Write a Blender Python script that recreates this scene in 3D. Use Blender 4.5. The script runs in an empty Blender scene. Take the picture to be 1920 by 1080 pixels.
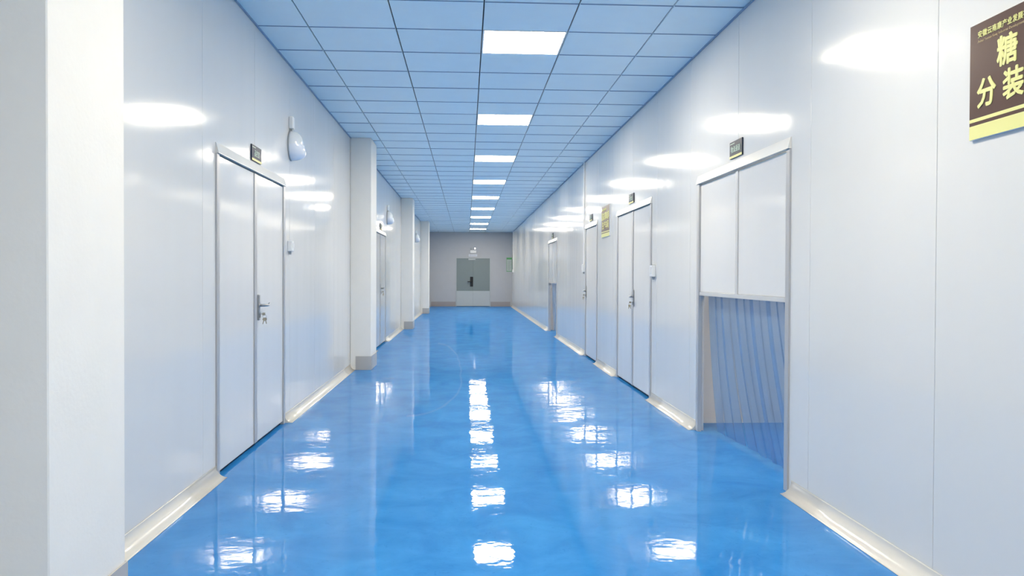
import bpy, math, random
from mathutils import Matrix, Vector
random.seed(4)
C = bpy.context.scene.collection
scn = bpy.context.scene

# ------------------------------------------------------------------ camera, world, exposure
CH = 1.173                       # camera height
yaw, pit, rol = 0.055, 0.014, -0.004
def cam_axes():
    def cs(P):
        X, Y, Z = P
        c, s = math.cos(yaw), math.sin(yaw); x = c*X-s*Y; y = s*X+c*Y
        c, s = math.cos(pit), math.sin(pit); y2 = c*y-s*Z; z2 = s*y+c*Z
        c, s = math.cos(rol), math.sin(rol); return (c*x-s*z2, y2, s*x+c*z2)
    e = [cs((1,0,0)), cs((0,1,0)), cs((0,0,1))]
    right = Vector((e[0][0], e[1][0], e[2][0])); fwd = Vector((e[0][1], e[1][1], e[2][1])); up = Vector((e[0][2], e[1][2], e[2][2]))
    return right, up, -fwd
cd = bpy.data.cameras.new('camera'); cam = bpy.data.objects.new('camera', cd); C.objects.link(cam)
r_, u_, b_ = cam_axes()
m = Matrix.Identity(4)
for i in range(3):
    m[i][0], m[i][1], m[i][2] = r_[i], u_[i], b_[i]
m[2][3] = CH
cam.matrix_world = m
cd.lens = 36*1542.6/1920; cd.sensor_width = 36; cd.clip_start = 0.05; cd.clip_end = 200
scn.camera = cam
w = bpy.data.worlds.new('world'); scn.world = w; w.use_nodes = True
w.node_tree.nodes['Background'].inputs[0].default_value = (.6, .75, 1, 1)
w.node_tree.nodes['Background'].inputs[1].default_value = 0.02
scn.view_settings.view_transform = 'Standard'; scn.view_settings.look = 'None'
scn.view_settings.gamma = 1; scn.view_settings.use_curve_mapping = False
scn.view_settings.exposure = 1.45
LIGHT = 20.0                     # radiance of the panel lamps
LCOL = (1.0, .885, .695)

# ------------------------------------------------------------------ materials
def nm(name):
    mt = bpy.data.materials.new(name); mt.use_nodes = True
    return mt, mt.node_tree, mt.node_tree.nodes['Principled BSDF']
def N(t, kind, **kw):
    n = t.nodes.new(kind)
    for k, v in kw.items(): setattr(n, k, v)
    return n
def math_n(t, op, a, b=None, clamp=False):
    n = N(t, 'ShaderNodeMath', operation=op, use_clamp=clamp)
    for i, v in enumerate((a, b)):
        if v is None: continue
        if isinstance(v, (int, float)): n.inputs[i].default_value = v
        else: t.links.new(v, n.inputs[i])
    return n.outputs[0]
def mat(name, col, rough=.5, metal=0, var=.03, vs=6.0, bump=0, bs=20, ior=1.5, coat=0):
    """plain material with a little procedural variation"""
    mt, t, p = nm(name)
    tc = N(t, 'ShaderNodeTexCoord'); nz = N(t, 'ShaderNodeTexNoise'); nz.inputs['Scale'].default_value = vs; nz.inputs['Detail'].default_value = 3
    t.links.new(tc.outputs['Object'], nz.inputs['Vector'])
    mx = N(t, 'ShaderNodeMix', data_type='RGBA'); t.links.new(nz.outputs[0], mx.inputs[0])
    mx.inputs[6].default_value = [c*(1-var) for c in col]+[1]; mx.inputs[7].default_value = [min(1, c*(1+var)) for c in col]+[1]
    t.links.new(mx.outputs[2], p.inputs['Base Color'])
    p.inputs['Roughness'].default_value = rough; p.inputs['Metallic'].default_value = metal; p.inputs['IOR'].default_value = ior
    p.inputs['Coat Weight'].default_value = coat; p.inputs['Coat Roughness'].default_value = .05
    if bump:
        n2 = N(t, 'ShaderNodeTexNoise'); n2.inputs['Scale'].default_value = bs; t.links.new(tc.outputs['Object'], n2.inputs['Vector'])
        b = N(t, 'ShaderNodeBump'); b.inputs['Strength'].default_value = 1; b.inputs['Distance'].default_value = bump
        t.links.new(n2.outputs[0], b.inputs['Height']); t.links.new(b.outputs[0], p.inputs['Normal'])
    return mt
def mat_panel(name, col, rough):
    """coated steel sandwich panel: glossy, with faint vertical waviness"""
    mt, t, p = nm(name)
    g = N(t, 'ShaderNodeNewGeometry')
    mp = N(t, 'ShaderNodeMapping'); mp.inputs['Scale'].default_value = (1, 1, .12); t.links.new(g.outputs['Position'], mp.inputs[0])
    n1 = N(t, 'ShaderNodeTexNoise'); n1.inputs['Scale'].default_value = 2.2; n1.inputs['Detail'].default_value = 2; t.links.new(mp.outputs[0], n1.inputs['Vector'])
    n2 = N(t, 'ShaderNodeTexNoise'); n2.inputs['Scale'].default_value = 180; n2.inputs['Detail'].default_value = 2; t.links.new(g.outputs['Position'], n2.inputs['Vector'])
    h = math_n(t, 'ADD', math_n(t, 'MULTIPLY', n1.outputs[0], .0035), math_n(t, 'MULTIPLY', n2.outputs[0], .00003))
    b = N(t, 'ShaderNodeBump'); b.inputs['Distance'].default_value = 1; b.inputs['Strength'].default_value = 1
    t.links.new(h, b.inputs['Height']); t.links.new(b.outputs[0], p.inputs['Normal'])
    mx = N(t, 'ShaderNodeMix', data_type='RGBA'); t.links.new(n1.outputs[0], mx.inputs[0])
    mx.inputs[6].default_value = [c*.98 for c in col]+[1]; mx.inputs[7].default_value = list(col)+[1]
    t.links.new(mx.outputs[2], p.inputs['Base Color'])
    p.inputs['Roughness'].default_value = rough; p.inputs['IOR'].default_value = 1.42
    return mt
def mat_floor():
    mt, t, p = nm('blue_epoxy')
    g = N(t, 'ShaderNodeNewGeometry')
    def noise(sc, det, rgh=.5, src=None, dist=0):
        n = N(t, 'ShaderNodeTexNoise'); n.inputs['Scale'].default_value = sc; n.inputs['Detail'].default_value = det
        n.inputs['Roughness'].default_value = rgh; n.inputs['Distortion'].default_value = dist
        t.links.new(src or g.outputs['Position'], n.inputs['Vector']); return n.outputs[0]
    c1 = noise(3.0, 8, .65, dist=.6)
    r = N(t, 'ShaderNodeValToRGB'); t.links.new(c1, r.inputs[0])
    e = r.color_ramp.elements
    e[0].position = .32; e[0].color = (.020, .20, .58, 1)
    e[1].position = .66; e[1].color = (.042, .29, .72, 1)
    # short darker trowel flecks
    v = noise(24, 3, .5, dist=2.2)
    fl = N(t, 'ShaderNodeMapRange'); fl.inputs[1].default_value = .62; fl.inputs[2].default_value = .70; fl.inputs[3].default_value = 0; fl.inputs[4].default_value = .42
    t.links.new(v, fl.inputs[0])
    mx = N(t, 'ShaderNodeMix', data_type='RGBA'); t.links.new(fl.outputs[0], mx.inputs[0]); t.links.new(r.outputs[0], mx.inputs[6]); mx.inputs[7].default_value = (.012, .16, .52, 1)
    # a pale scuff left by a wheel, curving across the aisle
    s = N(t, 'ShaderNodeSeparateXYZ'); t.links.new(g.outputs['Position'], s.inputs[0])
    x = math_n(t, 'DIVIDE', math_n(t, 'ADD', s.outputs[0], .50), .44)
    ty = math_n(t, 'SUBTRACT', s.outputs[1], 9.0)
    up = math_n(t, 'GREATER_THAN', ty, 0)
    b = math_n(t, 'ADD', 2.07, math_n(t, 'MULTIPLY', up, 3.33))
    yy = math_n(t, 'DIVIDE', ty, b)
    rr = math_n(t, 'SQRT', math_n(t, 'ADD', math_n(t, 'MULTIPLY', x, x), math_n(t, 'MULTIPLY', yy, yy)))
    ring = math_n(t, 'LESS_THAN', math_n(t, 'ABSOLUTE', math_n(t, 'SUBTRACT', math_n(t, 'ADD', rr, math_n(t, 'MULTIPLY', noise(1.6, 2), .10)), 1.05)), .022)
    ring = math_n(t, 'MULTIPLY', ring, math_n(t, 'GREATER_THAN', x, 0))
    ring = math_n(t, 'MULTIPLY', ring, .10)
    m2 = N(t, 'ShaderNodeMix', data_type='RGBA'); t.links.new(ring, m2.inputs[0]); t.links.new(mx.outputs[2], m2.inputs[6]); m2.inputs[7].default_value = (.45, .62, .85, 1)
    t.links.new(m2.outputs[2], p.inputs['Base Color'])
    h = math_n(t, 'ADD', math_n(t, 'MULTIPLY', noise(3.0, 1), .0016), math_n(t, 'MULTIPLY', noise(13, 2, .5), .00050))
    h = math_n(t, 'ADD', h, math_n(t, 'MULTIPLY', noise(38, 2), .00006))
    bp = N(t, 'ShaderNodeBump'); bp.inputs['Distance'].default_value = 1; bp.inputs['Strength'].default_value = 1
    t.links.new(h, bp.inputs['Height']); t.links.new(bp.outputs[0], p.inputs['Normal'])
    # dusty clear coat: its mirror share stays limited at grazing angles
    out = t.nodes['Material Output']; p.inputs['Roughness'].default_value = .9; p.inputs['IOR'].default_value = 1.01
    gl = N(t, 'ShaderNodeBsdfGlossy'); gl.inputs['Roughness'].default_value = .03; t.links.new(bp.outputs[0], gl.inputs['Normal'])
    fr = N(t, 'ShaderNodeFresnel'); fr.inputs[0].default_value = 1.45
    fac = math_n(t, 'MINIMUM', math_n(t, 'MULTIPLY', fr.outputs[0], .88), .37)
    ms = N(t, 'ShaderNodeMixShader'); t.links.new(fac, ms.inputs[0]); t.links.new(p.outputs[0], ms.inputs[1]); t.links.new(gl.outputs[0], ms.inputs[2])
    t.links.new(ms.outputs[0], out.inputs[0])
    return mt
def mat_emit(name, col, s):
    mt, t, p = nm(name)
    p.inputs['Base Color'].default_value = (.9, .9, .9, 1); p.inputs['Emission Color'].default_value = (*col, 1); p.inputs['Emission Strength'].default_value = s
    return mt
def mat_pvc():
    mt, t, p = nm('clear_blue_pvc')
    out = t.nodes['Material Output']
    tr = N(t, 'ShaderNodeBsdfTransparent'); tr.inputs[0].default_value = (.81, .89, .965, 1)
    p.inputs['Base Color'].default_value = (.35, .52, .78, 1); p.inputs['Roughness'].default_value = .12
    lw = N(t, 'ShaderNodeLayerWeight'); lw.inputs[0].default_value = .35
    f = math_n(t, 'ADD', .10, math_n(t, 'MULTIPLY', lw.outputs['Facing'], .18))
    mx = N(t, 'ShaderNodeMixShader'); t.links.new(f, mx.inputs[0]); t.links.new(tr.outputs[0], mx.inputs[1]); t.links.new(p.outputs[0], mx.inputs[2])
    t.links.new(mx.outputs[0], out.inputs[0])
    return mt
M = dict(
    panel=mat_panel('coated_panel', (.70, .71, .715), .11),
    leaf=mat_panel('door_panel', (.73, .735, .74), .11),
    ceil=mat('ceiling_tile', (.77, .905, .99), .55),
    rib=mat('ceiling_rib', (.26, .37, .52), .6),
    gap=mat('ceiling_gap_shade', (.02, .03, .05), .8),  # near-black stands in for the shade inside the tile gaps
    floor=mat_floor(),
    plaster=mat('painted_plaster', (.83, .82, .79), .6, bump=.0006, bs=60),
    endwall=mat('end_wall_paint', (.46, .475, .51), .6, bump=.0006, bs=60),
    tile=mat('skirting_tile', (.46, .45, .44), .35),
    endtile=mat('end_skirting_tile', (.34, .31, .31), .4),
    pvc_white=mat('cove_pvc', (.70, .685, .645), .16),
    alu=mat('aluminium', (.66, .66, .66), .25, metal=.3),
    alud=mat('aluminium_strip', (.47, .475, .49), .28, metal=.2),
    hdr=mat('header_aluminium', (.72, .71, .68), .3, metal=.1),
    steel=mat('brushed_steel', (.42, .42, .42), .3, metal=.9),
    key=mat('key_brass', (.40, .36, .28), .35, metal=.8),
    black=mat('black_lock', (.006, .008, .012), .6),
    gap_rubber=mat('gap_shade_rubber', (.015, .03, .035), .7),
    white=mat('white_plastic', (.84, .85, .86), .25),
    dome=mat('opal_dome', (.80, .84, .92), .08),
    clear=mat('upper_dome', (.78, .82, .86), .12),
    greyp=mat('grey_plastic', (.35, .38, .42), .4),
    brown=mat('sign_brown', (.095, .055, .045), .3, ior=1.3),
    navy=mat('sign_navy', (.016, .028, .055), .4, ior=1.3),
    yellow=mat('sign_yellow', (.74, .70, .27), .4),
    pale=mat('sign_pale_yellow', (.74, .73, .30), .4),
    tan=mat('sign_tan', (.55, .42, .24), .35),
    mint=mat('sign_mint', (.42, .55, .48), .35),
    edge=mat('sign_edge', (.70, .74, .80), .3),
    enddoor=mat('end_door_steel', (.20, .245, .255), .45),
    kick=mat('kick_board', (.46, .50, .52), .4),
    green=mat('poster_green', (.09, .36, .12), .5),
    paper=mat('poster_paper', (.46, .53, .50), .5),
    ink=mat('poster_ink', (.28, .33, .34), .6),
    blueink=mat('pale_blue_ink', (.42, .45, .60), .5),
    roomwall=mat('side_room_wall', (.60, .58, .58), .55),
    pvc=mat_pvc(),
    lamp=mat_emit('lamp_diffuser', LCOL, LIGHT),
    roomfill=mat_emit('side_room_fill', LCOL, 15.0),
    spot=mat_emit('emergency_bulb', (1, .95, .9), 2.5),
)

# ------------------------------------------------------------------ geometry helpers
class MB:
    def __init__(s): s.v = []; s.f = []; s.mi = []; s.sm = []
    def add(s, vs, fs, mi=0, smooth=False):
        o = len(s.v); s.v += [tuple(v) for v in vs]
        for f in fs: s.f.append([i+o for i in f]); s.mi.append(mi); s.sm.append(smooth)
        return s
    def box(s, a, b, mi=0, ch=0):
        x0, x1 = sorted((a[0], b[0])); y0, y1 = sorted((a[1], b[1])); z0, z1 = sorted((a[2], b[2]))
        if ch <= 0:
            vs = [(x, y, z) for x in (x0, x1) for y in (y0, y1) for z in (z0, z1)]
            return s.add(vs, [(0,1,3,2), (4,6,7,5), (0,4,5,1), (2,3,7,6), (0,2,6,4), (1,5,7,3)], mi)
        # chamfered box: 24 vertices
        lo = (x0, y0, z0); hi = (x1, y1, z1); idx = {}; vs = []
        for ax in range(3):
            for sx in (0, 1):
                for sy in (0, 1):
                    for sz in (0, 1):
                        sg = (sx, sy, sz); p = []
                        for k in range(3):
                            e = hi[k] if sg[k] else lo[k]
                            if k != ax: e += -ch if sg[k] else ch
                            p.append(e)
                        idx[(ax, sg)] = len(vs); vs.append(p)
        fs = []
        for ax in range(3):
            o = [k for k in range(3) if k != ax]
            for sd in (0, 1):
                q = []
                for a_, b__ in ((0,0), (1,0), (1,1), (0,1)):
                    sg = [0]*3; sg[ax] = sd; sg[o[0]] = a_; sg[o[1]] = b__; q.append(idx[(ax, tuple(sg))])
                fs.append(q)
        for ax in range(3):
            o = [k for k in range(3) if k != ax]
            for a_ in (0, 1):
                for b__ in (0, 1):
                    sg0 = [0]*3; sg0[o[0]] = a_; sg0[o[1]] = b__; sg1 = list(sg0); sg1[ax] = 1
                    fs.append([idx[(o[0], tuple(sg0))], idx[(o[1], tuple(sg0))], idx[(o[1], tuple(sg1))], idx[(o[0], tuple(sg1))]])
        for sx in (0, 1):
            for sy in (0, 1):
                for sz in (0, 1): fs.append([idx[(k, (sx, sy, sz))] for k in range(3)])
        return s.add(vs, fs, mi)
    def prism(s, prof, fn, t0, t1, mi=0, smooth=False, steps=1):
        """closed profile [(a,b)] swept along t; fn(a,b,t) -> point"""
        n = len(prof); vs = []
        for k in range(steps+1):
            t = t0+(t1-t0)*k/steps
            vs += [fn(a, b, t) for a, b in prof]
        fs = [(k*n+i, k*n+(i+1) % n, (k+1)*n+(i+1) % n, (k+1)*n+i) for k in range(steps) for i in range(n)]
        o = len(s.f)
        s.add(vs, fs, mi, smooth); s.add(vs[:n], [tuple(range(n))], mi); s.add(vs[-n:], [tuple(range(n))], mi)
        return s
    def tube(s, pts, r, seg=10, mi=0, closed=False):
        pts = [Vector(p) for p in pts]; n = len(pts); vs = []; up = None
        for i, p in enumerate(pts):
            a = pts[(i-1) % n] if (closed or i > 0) else p; b = pts[(i+1) % n] if (closed or i < n-1) else p
            d = (b-a).normalized()
            if up is None: up = d.orthogonal().normalized()
            else: up = (up-d*up.dot(d)).normalized()
            sd = d.cross(up)
            rr = r[i] if isinstance(r, (list, tuple)) else r
            vs += [p+up*rr*math.cos(2*math.pi*k/seg)+sd*rr*math.sin(2*math.pi*k/seg) for k in range(seg)]
        fs = []
        for i in range(n if closed else n-1):
            j = (i+1) % n
            fs += [(i*seg+k, i*seg+(k+1) % seg, j*seg+(k+1) % seg, j*seg+k) for k in range(seg)]
        s.add(vs, fs, mi, True)
        if not closed:
            s.add(vs[:seg], [tuple(range(seg))], mi); s.add(vs[-seg:], [tuple(range(seg))], mi)
        return s
    def build(s, name, mats, parent=None, label=None):
        me = bpy.data.meshes.new(name)
        o = Vector(parent['_o']) if parent is not None else Vector((0, 0, 0))
        me.from_pydata([Vector(v)-o for v in s.v], [], s.f)
        for m_ in (mats if isinstance(mats, (list, tuple)) else [mats]): me.materials.append(M[m_])
        me.polygons.foreach_set('material_index', s.mi); me.polygons.foreach_set('use_smooth', s.sm); me.update()
        import bmesh
        bm = bmesh.new(); bm.from_mesh(me); bmesh.ops.remove_doubles(bm, verts=bm.verts, dist=1e-6)
        bmesh.ops.recalc_face_normals(bm, faces=bm.faces); bm.to_mesh(me); bm.free()
        ob = bpy.data.objects.new(name, me); C.objects.link(ob)
        if parent is not None: ob.parent = parent; ob['_o'] = parent['_o']
        if label: ob['label'] = label
        return ob
def empty(name, loc, label=None, cat=None, group=None, kind=None):
    o = bpy.data.objects.new(name, None); C.objects.link(o); o.location = loc; o.empty_display_size = .1
    o['_o'] = tuple(loc); tag(o, label, cat, group, kind); return o
def tag(o, label=None, cat=None, group=None, kind=None):
    for k, v in (('label', label), ('category', cat), ('group', group), ('kind', kind)):
        if v: o[k] = v
    return o
def struct(o, label): return tag(o, label=label, kind='structure')

# ------------------------------------------------------------------ dimensions (metres, corridor runs along +Y)
XL, XR, H = -1.447, 1.764, 2.889
Y0, Y1 = -4.6, 32.05
ROW = .596; RY = 5.763; GX = [-1.096, -.496, .104, .704, 1.304]
TH = .05
def WL(d, y, z): return (XL+d, y, z)
def WR(d, y, z): return (XR-d, y, z)
class Side:
    def __init__(s, fn): s.fn = fn
    def box(s, mb, d0, d1, y0, y1, z0, z1, mi=0, ch=0): return mb.box(s.fn(d0, y0, z0), s.fn(d1, y1, z1), mi, ch)
L, R = Side(WL), Side(WR)

# ------------------------------------------------------------------ floor
f = MB().box((XL-TH, Y0-.1, -.12), (4.6, Y1+.1, 0)).build('floor', 'floor'); struct(f, 'glossy blue epoxy floor')

# ------------------------------------------------------------------ ceiling of clip-in tiles
LAMPS = [RY+5*ROW*k for k in range(-3, 9)]  # those before RY are unseen, added to light the near end
mb = MB()
mb.box((XL-TH, Y0-.1, H+.02), (XR+TH, Y1+.1, H+.06), 1)
xs = [XL+.004]+GX+[XR-.004]
k0 = math.floor((Y0-RY)/ROW); k1 = math.ceil((Y1-RY)/ROW)
for k in range(k0, k1):
    ya, yb = max(Y0, RY+k*ROW), min(Y1, RY+(k+1)*ROW)
    if yb-ya < .02: continue
    for i in range(len(xs)-1):
        if i == 3 and k % 5 == 0: continue
        gx = .0040; gy = .0030
        a, b = xs[i]+gx, xs[i+1]-gx; c, d = ya+gy, yb-gy
        z = H+random.uniform(0, .0012); e = .003
        vs = [(a, c, z+.012), (b, c, z+.012), (b, d, z+.012), (a, d, z+.012), (a, c, z+e), (b, c, z+e), (b, d, z+e), (a, d, z+e),
              (a+e, c+e, z), (b-e, c+e, z), (b-e, d-e, z), (a+e, d-e, z)]
        mb.add(vs, [(8,9,10,11), (4,5,9,8), (5,6,10,9), (6,7,11,10), (7,4,8,11), (0,1,5,4), (1,2,6,5), (2,3,7,6), (3,0,4,7)], 0)
for k in range(k0+1, k1):
    y = RY+k*ROW
    for i in range(len(xs)-1):
        if i == 3 and (k % 5 == 0 or (k-1) % 5 == 0): continue
        mb.box((xs[i]+.006, y-.0025, H-.0030-random.uniform(0, .0020)), (xs[i+1]-.006, y+.0025, H+.010), 2)  # dark ribs added so the shaded tile edges read as lines
for side in ((XL+.0005, XL+.010), (XR-.010, XR-.0005)):
    mb.box((side[0], Y0+.001, H-.010), (side[1], Y1-.001, H+.010), 2)
struct(mb.build('ceiling', ['ceil', 'gap', 'rib']), 'white square-tile suspended ceiling')
ORD = ['first', 'second', 'third', 'fourth', 'fifth', 'sixth', 'seventh', 'eighth', 'ninth']
def ceiling_light(ya, label, group):
    a, b = GX[2]+.004, GX[3]-.004; c, d = ya+.003, ya+ROW-.003
    t = empty('ceiling_light', ((a+b)/2, (c+d)/2, H), label, 'ceiling light', group)
    fr = MB(); z0, z1 = H-.001, H+.018; wd = .012
    fr.box((a, c, z0), (b, c+wd, z1)); fr.box((a, d-wd, z0), (b, d, z1)); fr.box((a, c+wd, z0), (a+wd, d-wd, z1)); fr.box((b-wd, c+wd, z0), (b, d-wd, z1))
    fr.build('frame', 'white', t)
    MB().box((a+wd, c+wd, H+.001), (b-wd, d-wd, H+.012)).build('diffuser', 'lamp', t)
for k, ya in enumerate(LAMPS):
    n = k-3
    if n < 0: lb = 'square white panel light added in the ceiling, out of view around the viewpoint'
    elif n == 0: lb = 'nearest and largest square panel light in the ceiling, above the first door'
    elif n == 8: lb = 'farthest square panel light, the last in the ceiling before the end wall'
    else: lb = f'square panel light in the ceiling, {ORD[n]} counting away from the viewpoint'
    ceiling_light(ya, lb, 'recessed panel lights along the ceiling')

# ------------------------------------------------------------------ side walls of sandwich panels
DOORS_L = [(4.83, 6.615), (12.99, 14.77)]
DOORS_R = [(4.40, 6.20), (7.77, 9.57), (11.04, 12.15), (16.02, 17.67)]
DZ = 1.94
def panel_wall(name, S, seams, openings, y0, y1, label):
    mb = MB(); cuts = sorted(set([y0, y1]+[s_ for s_ in seams if y0 < s_ < y1]+[v for o in openings for v in o]))
    seamset = set(seams)
    for a, b in zip(cuts[:-1], cuts[1:]):
        mid = (a+b)/2; z0 = 0.0; z1 = H
        for o in openings:
            if o[0] < mid < o[1]: z0 = DZ
        e = .0025; de = .005
        ea = e if a in seamset else 0; eb = e if b in seamset else 0
        P = lambda d, y, z: S.fn(d, y, z)
        vs = [P(0, a+ea, z0), P(0, b-eb, z0), P(0, b-eb, z1), P(0, a+ea, z1),
              P(-de if ea else 0, a+ea*.3, z0), P(-de if eb else 0, b-eb*.3, z0), P(-de if eb else 0, b-eb*.3, z1), P(-de if ea else 0, a+ea*.3, z1),
              P(-TH, a, z0), P(-TH, b, z0), P(-TH, b, z1), P(-TH, a, z1)]
        fs = [(0,1,2,3), (8,9,10,11)]
        if ea: fs += [(0,4,7,3), (4,8,11,7)]
        else: fs += [(0,8,11,3)]
        if eb: fs += [(1,5,6,2), (5,9,10,6)]
        else: fs += [(1,9,10,2)]
        fs += [(0,1,9,8), (3,2,10,11)]
        mb.add(vs, fs)
    return struct(mb.build(name, 'panel'), label)
seamL = [4.60+1.11*k for k in range(-9, 26)]; seamR = [3.007+1.14*k for k in range(-7, 27)]
panel_wall('wall_left', L, seamL, DOORS_L, Y0, Y1, 'glossy pale grey panel wall on the left')
panel_wall('wall_right', R, seamR, DOORS_R, Y0, Y1, 'glossy pale grey panel wall on the right')
DE = (-.425, .925)
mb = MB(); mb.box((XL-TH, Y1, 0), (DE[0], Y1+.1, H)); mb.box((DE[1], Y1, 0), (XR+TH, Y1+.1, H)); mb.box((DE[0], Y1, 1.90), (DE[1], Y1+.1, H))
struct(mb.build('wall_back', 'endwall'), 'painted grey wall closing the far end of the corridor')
struct(MB().box((XL-TH, Y0-.1, 0), (XR+TH, Y0, H)).build('wall_front', 'plaster'), 'plain white wall added out of view behind the viewpoint')  # unseen closing wall, added for the bounce of light

# ------------------------------------------------------------------ white cove skirting
def cove(name, S, y0, y1, label):
    r = .064; prof = [(0.0005, 0.0005), (r, .0005), (r, .003)]
    for k in range(1, 9):
        a = math.pi/2*k/9
        prof.append((r-(r-.003)*math.sin(a)+.0, .003+(r+.004-.003)*(1-math.cos(a))))
    prof += [(.004, r+.002), (.004, r+.008), (.0005, r+.008)]
    mb = MB(); n = max(1, int((y1-y0)/.5))
    mb.prism(prof, lambda d, z, t: S.fn(d, t, z), y0, y1, 0, True, n)
    o = mb.build(name, 'pvc_white'); struct(o, label)
    for p in o.data.polygons:
        if len(p.vertices) > 4: p.use_smooth = False
    return o
CX = -1.19
COLS = [(2.41, 2.935), (10.33, 10.93), (18.24, 18.80), (25.81, 26.40)]
for a, b, t in [(Y0, COLS[0][0], 'behind the nearest pillar'), (COLS[0][1], 4.84, 'before the first door on the left'), (6.62, COLS[1][0], 'between the first left door and the second pillar'),
                (COLS[1][1], 12.98, 'behind the second pillar'), (14.78, COLS[2][0], 'before the third pillar'), (COLS[2][1], COLS[3][0], 'before the farthest pillar'), (COLS[3][1], Y1, 'beyond the farthest pillar')]:
    cove('baseboard_left', L, a+.001, b-.001, 'white coved skirting of the left wall, '+t)
for a, b, t in [(Y0, 4.36, 'nearest stretch'), (6.21, 7.76, 'between the near curtain doorway and the double door'), (9.58, 11.03, 'between the double and the single door'),
                (12.16, 16.01, 'before the far curtain doorway'), (17.68, Y1, 'beyond the far curtain doorway')]:
    cove('baseboard_right', R, a+.001, b-.001, 'white coved skirting of the right wall, '+t)
for a, b, t in [(XL+.066, DE[0]-.001, 'left'), (DE[1]+.001, XR-.066, 'right')]:
    o = MB().box((a, Y1-.012, .0), (b, Y1-.0005, .185)).build('baseboard_back', 'endtile'); struct(o, f'brownish grey tile skirting {t} of the end door')

# ------------------------------------------------------------------ pillars
def column(ya, yb, label):
    t = empty('pillar', ((XL+CX)/2, (ya+yb)/2, 0), label, 'pillar', 'square pillars along the left wall')
    MB().box((XL+.001, ya, 0.0), (CX, yb, H-.001), 0, .004).build('shaft', 'plaster', t)
    mb = MB(); z = .172; g = .007
    a = XL+.068 if ya > 3 else XL+.068
    mb.box((a, ya-g, .0005), (CX+g, ya-.0002, z), 0, .0012); mb.box((CX+.0002, ya, .0005), (CX+g, yb, z), 0, .0012); mb.box((a, yb+.0002, .0005), (CX+g, yb+g, z), 0, .0012)
    mb.build('tile_skirting', 'tile', t, 'grey tile skirting')
for (a, b), lb in zip(COLS, ['nearest square white pillar, cut off by the left edge of the picture', 'second square white pillar, just past the first left door',
                             'third square white pillar, past the second left door', 'farthest square white pillar, beside the end wall']):
    column(a, b, lb)

# ------------------------------------------------------------------ doors
def frame_parts(t, S, y0, y1, zt, hb=.062):
    mb = MB(); jw = .052
    for a, b in ((y0, y0+jw), (y1-jw, y1)):
        S.box(mb, -.02, .010, a+.0005, b-.0005, .0, zt-hb, 0, .002)
    mb.build('jamb_pair', 'alud', t)
    prof = [(-.02, zt), (.005, zt), (.020, zt-hb+.004), (.020, zt-hb), (-.02, zt-hb)]
    h_ = MB().prism(prof, lambda d, z, y: S.fn(d, y, z), y0, y1)
    h_.build('header', 'hdr', t, 'bright aluminium header')
def handle(leaf, S, y, dirn, d0=0.0, mats='steel'):
    mb = MB()
    S.box(mb, d0+.0005, d0+.011, y-.019, y+.019, .862, 1.040, 0, .003)
    h = mb.build('handle_plate', mats, leaf)
    lv = MB(); P = S.fn
    z = .966
    lv.tube([P(d0+.011, y, z), P(d0+.045, y, z), P(d0+.052, y+dirn*.010, z), P(d0+.054, y+dirn*.03, z-.001), P(d0+.054, y+dirn*.07, z-.002), P(d0+.052, y+dirn*.10, z+.006), P(d0+.049, y+dirn*.125, z+.012)],
            [.010, .0095, .009, .009, .0085, .008, .006], 10)
    lv.tube([P(d0+.011, y, z), P(d0+.016, y, z)], .016, 14)
    lv.build('lever', mats, leaf)
    cy = MB(); cy.tube([P(d0+.011, y, .905), P(d0+.020, y, .905)], .009, 12); S.box(cy, d0+.011, d0+.018, y-.005, y+.005, .880, .905)
    cy.build('lock_cylinder', mats, leaf)
def keys(S, y, dirn, label, loc):
    P = S.fn; d = .034
    t = empty('key_ring', P(d, y, .905), label, 'keys', 'key rings hanging in the door locks')
    kb = MB(); kb.tube([P(.0205, y, .905), P(.045, y, .905)], .0018, 6)
    S.box(kb, .030, .050, y-.001, y+.001, .896, .914, 0, .0004); kb.build('inserted_key', 'key', t)
    rg = MB(); rc = (.046, .889); pts = [P(rc[0]+.0115*math.cos(a), y+.004*math.cos(a), rc[1]+.013*math.sin(a)) for a in [2*math.pi*k/16 for k in range(16)]]
    rg.tube(pts, .0011, 6, closed=True); rg.build('ring', 'steel', t)
    for s_ in (-1, 1):
        k = MB(); top = Vector(P(.046, y+s_*.003, .880))
        yv = Vector((0, 1, 0)); dv = Vector(P(1, 0, 0))-Vector(P(0, 0, 0))
        ax = (Vector((0, 0, -1))+yv*s_*.32+dv*s_*.20).normalized(); sd = (dv*.7+yv*.7).normalized(); sd = (sd-ax*sd.dot(ax)).normalized(); nn = ax.cross(sd)
        def q(a, b, c): return top+ax*a+sd*b+nn*c
        th = .001
        out = [(math.sin(u)*.012, .012-math.cos(u)*.012) for u in [2*math.pi*i/12 for i in range(12)]]
        k.prism([(b, a) for b, a in out], lambda b, a, c: q(a, b, c), -th, th)
        bl = [(-.0035, .023), (.0035, .023), (.0035, .03), (.002, .033), (.0035, .036), (.002, .039), (.0035, .042), (0, .048), (-.0035, .044)]
        k.prism(bl, lambda b, a, c: q(a, b, c), -th*.9, th*.9)
        k.build('key', 'key', t)
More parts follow.
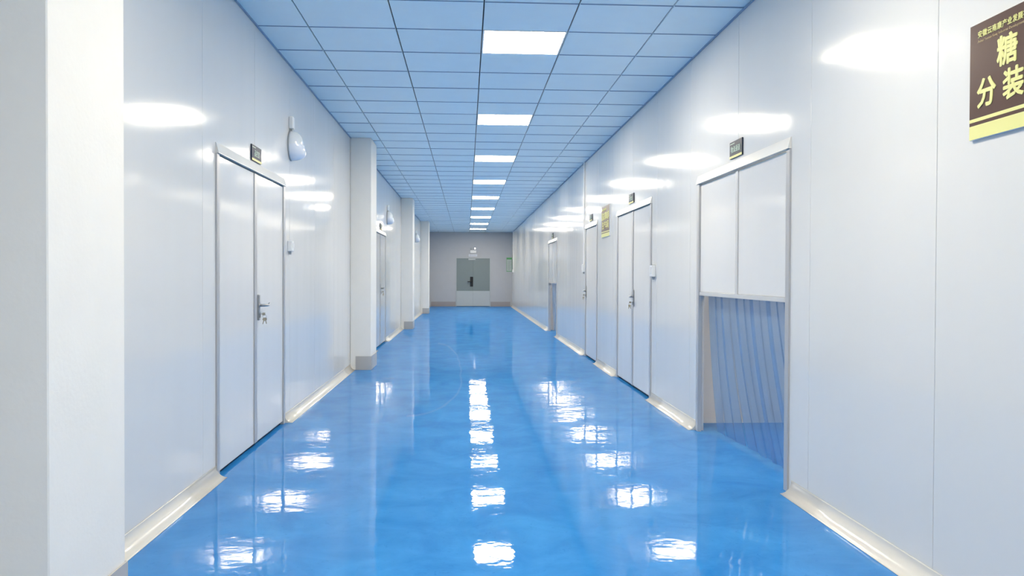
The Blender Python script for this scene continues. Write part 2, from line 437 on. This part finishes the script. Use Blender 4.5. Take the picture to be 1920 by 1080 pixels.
def door(name, S, y0, y1, leaves, hy, dirn, label, klabel=None, zt=1.94):
    t = empty(name, S.fn(0, (y0+y1)/2, 0), label, None, None, 'structure')
    frame_parts(t, S, y0, y1, zt); jw = .054; zl = zt-.070; a, b = y0+jw, y1-jw; mid = (y0+y1)/2
    parts = [(a, mid-.002), (mid+.002, b)] if leaves == 2 else [(a, b)]
    hl = None
    for (p, q) in parts:
        lf = S.box(MB(), -.040, 0, p, q, .024, zl, 0, .0015).build('leaf', 'leaf', t)
        if p <= hy <= q: hl = lf
    if leaves == 2: S.box(MB(), .0005, .007, mid-.038, mid+.030, .026, zl-.002, 0, .0015).build('meeting_strip', 'alud', t)
    S.box(MB(), -.036, -.022, a, b, .0008, .0235).build('gap_shade_seal', 'gap_rubber', t)  # dark seal strip colours in the shade of the gap below the leaf
    handle(hl, S, hy, dirn)
    if klabel: keys(S, hy, dirn, klabel, None)
door('door_1', L, 4.83, 6.615, 2, 5.800, 1, 'pale grey double door in the left wall, the nearest door', 'keys on a ring hanging in the lock of the nearest left door')
door('door_2', L, 12.99, 14.77, 2, 13.945, 1, 'pale grey double door past the second pillar, half hidden by it', 'keys in the lock of the left door half hidden by the second pillar')
door('door_3', R, 7.77, 9.57, 2, 8.605, -1, 'pale grey double door in the right wall, past the near curtain doorway', 'small key ring in the lock of the right-hand double door')
door('door_4', R, 11.04, 12.15, 1, 12.055, -1, 'narrow single door in the right wall beside a white conduit', 'keys in the lock of the narrow single door')

# curtain doorways: closed upper boards, strip curtain below
def curtain_door(name, S, y0, y1, label, clabel, zt=1.94):
    t = empty(name, S.fn(0, (y0+y1)/2, 0), label, None, None, 'structure')
    frame_parts(t, S, y0, y1, zt)
    zb, zl = 1.035, zt-.070; jw = .054; mid = (y0+y1)/2
    for p, q in ((y0+jw, mid-.022), (mid+.022, y1-jw)):
        S.box(MB(), -.035, -.004, p, q, zb+.028, zl, 0, .0015).build('transom_board', 'leaf', t)
    S.box(MB(), -.038, .004, mid-.0215, mid+.0215, zb+.028, zl, 0, .0015).build('mullion', 'alu', t)
    S.box(MB(), -.038, .004, y0+jw, y1-jw, zb, zb+.0275, 0, .0015).build('transom_rail', 'alu', t)
    for a, b in ((y0, y0+.003), (y1-.003, y1)):
        S.box(MB(), -TH, -.021, a, b, .0, zb).build('reveal', 'alu', t)
    cu = empty('strip_curtain', S.fn(-.075, (y0+y1)/2, 0), clabel, 'strip curtain', 'clear strip curtains in the doorways')
    S.box(MB(), -.085, -.052, y0+.02, y1-.02, 1.05, 1.085, 0, .002).build('hanging_rail', 'steel', cu)
    n = 11; ws = (y1-y0-.12)/n*1.20; rnd = random.Random(7)
    for k in range(n):
        yc = y1-.14-(y1-y0-.30)*k/(n-1)+rnd.uniform(-.022, .022); dd = .066+.005*(k % 2)
        lean = -.13-.022*k-.008*math.sin(k*1.7); sw = .03+.10*math.sin(math.pi*(k+1)/(n+1))*.5
        cz = 14; cyn = 6; vs = []
        wv = rnd.uniform(.6, 1.0)
        for iz in range(cz+1):
            u = iz/cz; z = 1.075-(1.075-.022)*u
            for iy in range(cyn+1):
                s_ = iy/cyn-.5
                y = yc+lean*u**1.15+s_*ws*(1+.06*u)
                d = -(dd+sw*u*u+.012*wv*u*math.cos(s_*5.0+k))
                vs.append((d, y, z))
        P = [S.fn(*v) for v in vs]; P2 = [S.fn(v[0]-.0015, v[1], v[2]) for v in vs]
        W_ = cyn+1; nv = len(P); fs = []
        for iz in range(cz):
            for iy in range(cyn):
                a = iz*W_+iy; fs += [(a, a+1, a+W_+1, a+W_), (nv+a, nv+a+W_, nv+a+W_+1, nv+a+1)]
        for iz in range(cz):
            for e in (0, cyn):
                a = iz*W_+e; fs.append((a, a+W_, nv+a+W_, nv+a))
        for iy in range(cyn):
            for e in (0, cz*W_): a = e+iy; fs.append((a, a+1, nv+a+1, nv+a))
        MB().add(P+P2, fs, 0, True).build('strip', 'pvc', cu)
curtain_door('door_5', R, 4.40, 6.20, 'near right doorway with white boards above and an open lower half', 'clear bluish plastic strip curtain in the near right doorway, pulled towards its near jamb')
curtain_door('door_6', R, 16.02, 17.67, 'far right doorway with white boards above and an open lower half', 'clear bluish plastic strip curtain in the far doorway on the right')
# side rooms behind the curtains
def side_room(ya, yb, xa, name_label, lampx):
    mb = MB(); x0 = XR+TH+.001; h = 2.5
    mb.box((x0, yb, 0), (xa, yb+.06, h)); mb.box((x0, ya-.06, 0), (xa, ya, h)); mb.box((xa, ya-.06, 0), (xa+.06, yb+.06, h))
    struct(mb.build('wall_side_room', 'roomwall'), 'plain grey walls of the room behind '+name_label)
    mb = MB().box((x0, ya, h), (xa, yb, h+.05)); struct(mb.build('ceiling_side_room', 'ceil'), 'white ceiling of the room behind '+name_label)
    t = empty('ceiling_light', (lampx, (ya+yb)/2, h), 'added square panel light, out of view, in the side room behind '+name_label, 'ceiling light')  # lamp added out of view to brighten the room
    MB().box((lampx-.3, (ya+yb)/2-.3, h-.012), (lampx+.3, (ya+yb)/2+.3, h-.002)).build('diffuser', 'roomfill', t)
side_room(2.5, 6.51, 4.3, 'the near curtain doorway', 3.2)
side_room(14.2, 18.0, 4.3, 'the far curtain doorway', 3.2)

# ------------------------------------------------------------------ end door
t = empty('door_7', ((DE[0]+DE[1])/2, Y1, 0), 'grey steel double door at the end of the corridor', None, None, 'structure')
mb = MB()
for a, b in ((DE[0]+.001, DE[0]+.03), (DE[1]-.03, DE[1]-.001)): mb.box((a, Y1-.012, 0), (b, Y1+.05, 1.899), 0, .002)
mb.box((DE[0]+.03, Y1-.012, 1.87), (DE[1]-.03, Y1+.05, 1.899), 0, .002); mb.build('door_frame', 'kick', t)
mx_ = .245
for a, b in ((DE[0]+.032, mx_-.0008), (mx_+.0008, DE[1]-.032)):
    lf = MB().box((a, Y1+.005, .012), (b, Y1+.045, 1.868), 0, .002).build('leaf', 'enddoor', t)
    MB().box((a+.0002, Y1-.002, .014), (b-.0002, Y1+.0045, .605), 0, .001).build('kick_plate', 'kick', lf, 'pale lower board')
mb = MB().box((.13, Y1-.02, .775), (.245, Y1+.004, 1.155), 0, .008); hp = mb.build('handle_plate', 'black', t, 'tall black lock plate')
MB().tube([(.187, Y1-.02, .965), (.187, Y1-.065, .965), (.175, Y1-.07, .965), (.03, Y1-.07, .965)], [.018, .018, .02, .016], 10).build('lever', 'black', t, 'black lever')
MB().box((.06, Y1-.04, 1.80), (.34, Y1+.004, 1.862), 0, .006).build('door_closer', 'kick', t)
# emergency light and plate above it
t = empty('emergency_light', (.24, Y1, 2.10), 'white twin-head emergency light lit above the end door', 'emergency light')
MB().box((.13, Y1-.06, 2.075), (.365, Y1-.001, 2.185), 0, .008).build('battery_box', 'white', t)
for x, mt in ((.16, 'greyp'), (.315, 'spot')):
    MB().tube([(x, Y1-.035, 2.185), (x, Y1-.035, 2.22)], .010, 8).build('neck', 'greyp', t)
    lh = MB().tube([(x, Y1-.012, 2.252), (x, Y1-.06, 2.252), (x, Y1-.085, 2.252)], [.020, .027, .030], 16).build('lamp_head', 'white' if mt == 'spot' else mt, t)
    MB().tube([(x, Y1-.0855, 2.252), (x, Y1-.092, 2.252)], .026, 16).build('lens', mt, lh)
t = empty('door_sign', (.24, Y1, 1.98), 'small pale blue notice strip between the end door and the emergency light', 'sign')
MB().box((.075, Y1-.008, 1.945), (.40, Y1-.001, 2.035), 0, .001).build('plate', 'edge', t)
mb = MB()
for k in range(4):
    x = .10+k*.073; mb.box((x, Y1-.0105, 1.965), (x+.012, Y1-.0082, 2.015)); mb.box((x, Y1-.0105, 1.985), (x+.055, Y1-.0082, 1.995)); mb.box((x+.04, Y1-.0105, 1.965), (x+.052, Y1-.0082, 2.015))
mb.build('print', 'blueink', t)
t = empty('notice_board', (1.65, Y1, 1.36), 'green and white notice board on the end wall, right of the door', 'notice board')
MB().box((1.545, Y1-.018, 1.365), (1.755, Y1-.001, 1.905), 0, .002).build('frame', 'green', t)
MB().box((1.556, Y1-.022, 1.385), (1.748, Y1-.0185, 1.835)).build('paper', 'paper', t)
mb = MB()
for k in range(9): mb.box((1.595, Y1-.0235, 1.765-k*.040), (1.725-.02*(k % 3), Y1-.0222, 1.755-k*.040))
mb.build('print', 'ink', t)

# ------------------------------------------------------------------ wall things: conduits, switches, round lamps
def conduit(y, z0, label, swlabel):
    t = empty('conduit', WR(0, y, z0), label, 'conduit')
    R.box(MB(), .0005, .022, y-.016, y+.016, z0+.12, H-.004, 0, .002).build('trunking', 'white', t)
    switch(R, y, z0, z0+.118, swlabel)
def switch(S, y, z0, z1, label, wy=.032):
    t = empty('switch_box', S.fn(0, y, z0), label, 'switch', 'white boxes on the walls')
    S.box(MB(), .0005, .038, y-wy, y+wy, z0, z1, 0, .004).build('housing', 'white', t)
    S.box(MB(), .0385, .043, y-wy*.5, y+wy*.5, z0+.03, z1-.02, 0, .0015).build('rocker', 'white', t)
    S.box(MB(), .006, .026, y-wy*.35, y+wy*.35, z0-.026, z0-.0005, 0, .002).build('cable_gland', 'greyp', t)
conduit(12.262, 1.245, 'white vertical conduit running from the ceiling beside the narrow single door', 'white box at the foot of the conduit beside the narrow single door')
conduit(31.1, 1.33, 'white vertical conduit at the far end of the right wall', 'white box at the foot of the farthest conduit')
switch(R, 7.66, 1.175, 1.285, 'white box on the right wall beside the double door', .045)
switch(L, 6.775, 1.37, 1.455, 'white box on the left wall under the nearest round lamp', .035)
def round_lamp(y, z, label):
    t = empty('wall_lamp', WL(0, y, z), label, 'wall lamp', 'round wall lamps on the left wall')
    R0 = .124
    MB().tube([WL(.0005, y, z), WL(.012, y, z)], R0+.003, 40).build('base', 'greyp', t)
    def shell(a0, a1, prot, rr, bulge):
        vs = []; fs = []; na, nr = 28, 12
        for i in range(nr+1):
            ph = math.pi/2*i/nr
            for j in range(na+1):
                a = a0+(a1-a0)*j/na
                rad = rr*math.cos(ph)**.85 if i < nr else 0
                low = max(0, -math.sin(a))*math.cos(ph)
                d = .0125+math.sin(ph)*prot*(1+bulge*low)
                zz = z+rad*math.sin(a)
                vs.append(WL(d, y+rad*math.cos(a), zz))
        for i in range(nr):
            for j in range(na): k = i*(na+1)+j; fs.append((k, k+1, k+na+2, k+na+1))
        return MB().add(vs, fs, 0, True)
    shell(0, math.pi, .090, R0*.98, 0).build('upper_shell', 'clear', t)
    shell(math.pi, 2*math.pi, .098, R0, .60).build('lower_bowl', 'dome', t, 'bulging bluish white bowl')
    # top plate closing the bowl
    vs = [WL(.0125, y+R0*math.cos(math.pi+.05), z-.006)]; n = 16
    prof = []
    for k in range(n+1):
        a = math.pi*k/n; prof.append((.0125+math.sin(a)*.086, y-math.cos(a)*R0*.97))
    MB().prism(prof, lambda d, yy, zz: WL(d, yy, zz), z-.005, z-.0002).build('bowl_rim', 'dome', t)
    mb = MB(); mb.tube([WL(.02, y-.045, z+.108), WL(.02, y-.045, z+.130)], .006, 8); mb.build('cable', 'greyp', t)
    L.box(MB(), .0005, .036, y-.078, y-.012, z+.128, z+.225, 0, .004).build('junction_box', 'white', t)
round_lamp(6.86, 2.240, 'nearest round white dome lamp, right of the first left door')
round_lamp(15.08, 2.230, 'round white dome lamp between the second and third pillars')
round_lamp(23.4, 2.250, 'farthest round white dome lamp, before the last pillar')

# ------------------------------------------------------------------ signs
def text_mesh(txt, size, P, depth, bold, center=True, spacing=1.0, squash=1.0, heavy=0):
    cu = bpy.data.curves.new('writing', 'FONT'); cu.body = txt; cu.size = size; cu.extrude = depth/2; cu.offset = bold
    cu.align_x = 'CENTER' if center else 'LEFT'; cu.align_y = 'CENTER'; cu.space_character = spacing; cu.resolution_u = 3
    o = bpy.data.objects.new('tmp_text', cu); C.objects.link(o)
    dg = bpy.context.evaluated_depsgraph_get(); me = bpy.data.meshes.new_from_object(o.evaluated_get(dg))
    vs0 = [v.co.copy() for v in me.vertices]; fs0 = [tuple(p.vertices) for p in me.polygons]; vs = []; fs = []
    for k in range(8 if heavy else 1):       # heavier strokes: the outline repeated a little to each side
        a = math.pi/4*k; dx, dy = (heavy*math.cos(a), heavy*math.sin(a)) if heavy else (0, 0)
        o_ = len(vs); vs += [Vector((v.x+dx, v.y+dy, v.z+k*.00012)) for v in vs0]; fs += [tuple(i+o_ for i in f_) for f_ in fs0]
    bpy.data.objects.remove(o); bpy.data.curves.remove(cu); bpy.data.meshes.remove(me)
    if vs and not center:
        pass
    return MB().add([P(v.x*squash, v.y, v.z) for v in vs], fs)
def workshop_sign(yn, z0, z1, line1, line2, sp1, sp2, label):
    """brown sign on the right wall; the reader faces the wall, so text runs towards -Y"""
    w_, h_ = .60, z1-z0; yl = yn   # yl = far edge = reader's left
    t = empty('workshop_sign', WR(0, yl-w_/2, z0), label, 'sign', 'brown workshop name signs')
    R.box(MB(), .0005, .012, yl-w_, yl, z0, z1, 0, .001).build('backing', 'edge', t)
    R.box(MB(), .0121, .0130, yl-w_+.001, yl-.001, z0+.072, z1-.001).build('brown_face', 'brown', t)
    R.box(MB(), .0121, .0130, yl-w_+.001, yl-.001, z0+.001, z0+.048).build('yellow_band', 'pale', t, 'pale yellow band')
    R.box(MB(), .0121, .0128, yl-w_+.001, yl-.001, z0+.0482, z0+.060).build('gap_band', 'brown', t)
    R.box(MB(), .0121, .0130, yl-w_+.001, yl-.001, z0+.0602, z0+.0718).build('yellow_line', 'pale', t)
    s = h_/.4
    def PP(cy, cz): return lambda x, y, z: WR(.0137+z, cy-x, cz+y)
    text_mesh('安徽云南康产业发展有限公司', .0245, PP(yl-.045, z0+.357*s), .0012, 0, False, 1.1, heavy=.0006).build('company_line', 'pale', t)
    text_mesh('Anhui Yunnan Kang Industrial Development Co., Ltd.', .0125, PP(yl-.045, z0+.335*s), .0010, 0, False, 1.05).build('company_line_latin', 'tan', t)
    for ln, pitch, zc in ((line1, sp1, .262), (line2, sp2, .146)):
        for k, ch in enumerate(ln):
            yc = yl-w_/2-(k-(len(ln)-1)/2)*pitch
            text_mesh(ch, .104, PP(yc, z0+zc*s), .0014, 0, True, heavy=.0030).build('character', 'pale', t)
workshop_sign(2.79, 1.652, 2.048, '糖果', '分装车间', .200, .137, 'brown sign with yellow characters cut off by the right edge of the picture')
workshop_sign(10.655, 1.680, 2.073, '固态调味料', '生产车间', .112, .125, 'brown sign with yellow characters between the double and the single door')
def door_sign(S, flip, y0, y1, z0, z1, txt, label):
    """flip: +1 when the reader's left is towards -Y (left wall)"""
    t = empty('door_sign', S.fn(0, (y0+y1)/2, z0), label, 'sign', 'small dark door signs')
    S.box(MB(), .0005, .010, y0, y1, z0, z1, 0, .001).build('plate', 'navy', t)
    S.box(MB(), .0102, .0112, y0+.001, y1-.001, z0+.001, z0+.016).build('yellow_strip', 'yellow', t, 'yellow strip along the bottom')
    cy = (y0+y1)/2; cz = (z0+.016+z1)/2
    def PP(c, q): return lambda x, y, z: S.fn(.0112+z, c+flip*x, q+y)
    text_mesh(txt, .046, PP(cy, cz-.010), .0010, 0, True, 1.05, heavy=.0008).build('writing', 'mint', t)
    ed = (y0 if flip > 0 else y1)
    mb = S.box(MB(), .0102, .0108, ed+flip*.012, ed+flip*.10, z1-.017, z1-.012); mb.build('small_line', 'mint', t)
door_sign(R, -1, 5.185, 5.430, 1.960, 2.070, '物流通道', 'dark sign with four pale characters above the near curtain doorway')
door_sign(L, 1, 5.602, 5.857, 1.948, 2.054, '品控室', 'dark sign above the nearest left door')
door_sign(R, -1, 8.607, 8.862, 1.960, 2.062, '更衣室', 'dark sign above the right-hand double door')
door_sign(R, -1, 11.474, 11.724, 1.965, 2.055, '检验室', 'dark sign above the narrow single door')
door_sign(R, -1, 16.72, 16.98, 1.960, 2.065, '物流通道', 'small dark sign above the far curtain doorway')
door_sign(L, 1, 13.80, 14.05, 1.948, 2.054, '品控室', 'dark sign above the door past the second pillar')

for o in bpy.data.objects:
    if '_o' in o.keys(): del o['_o']
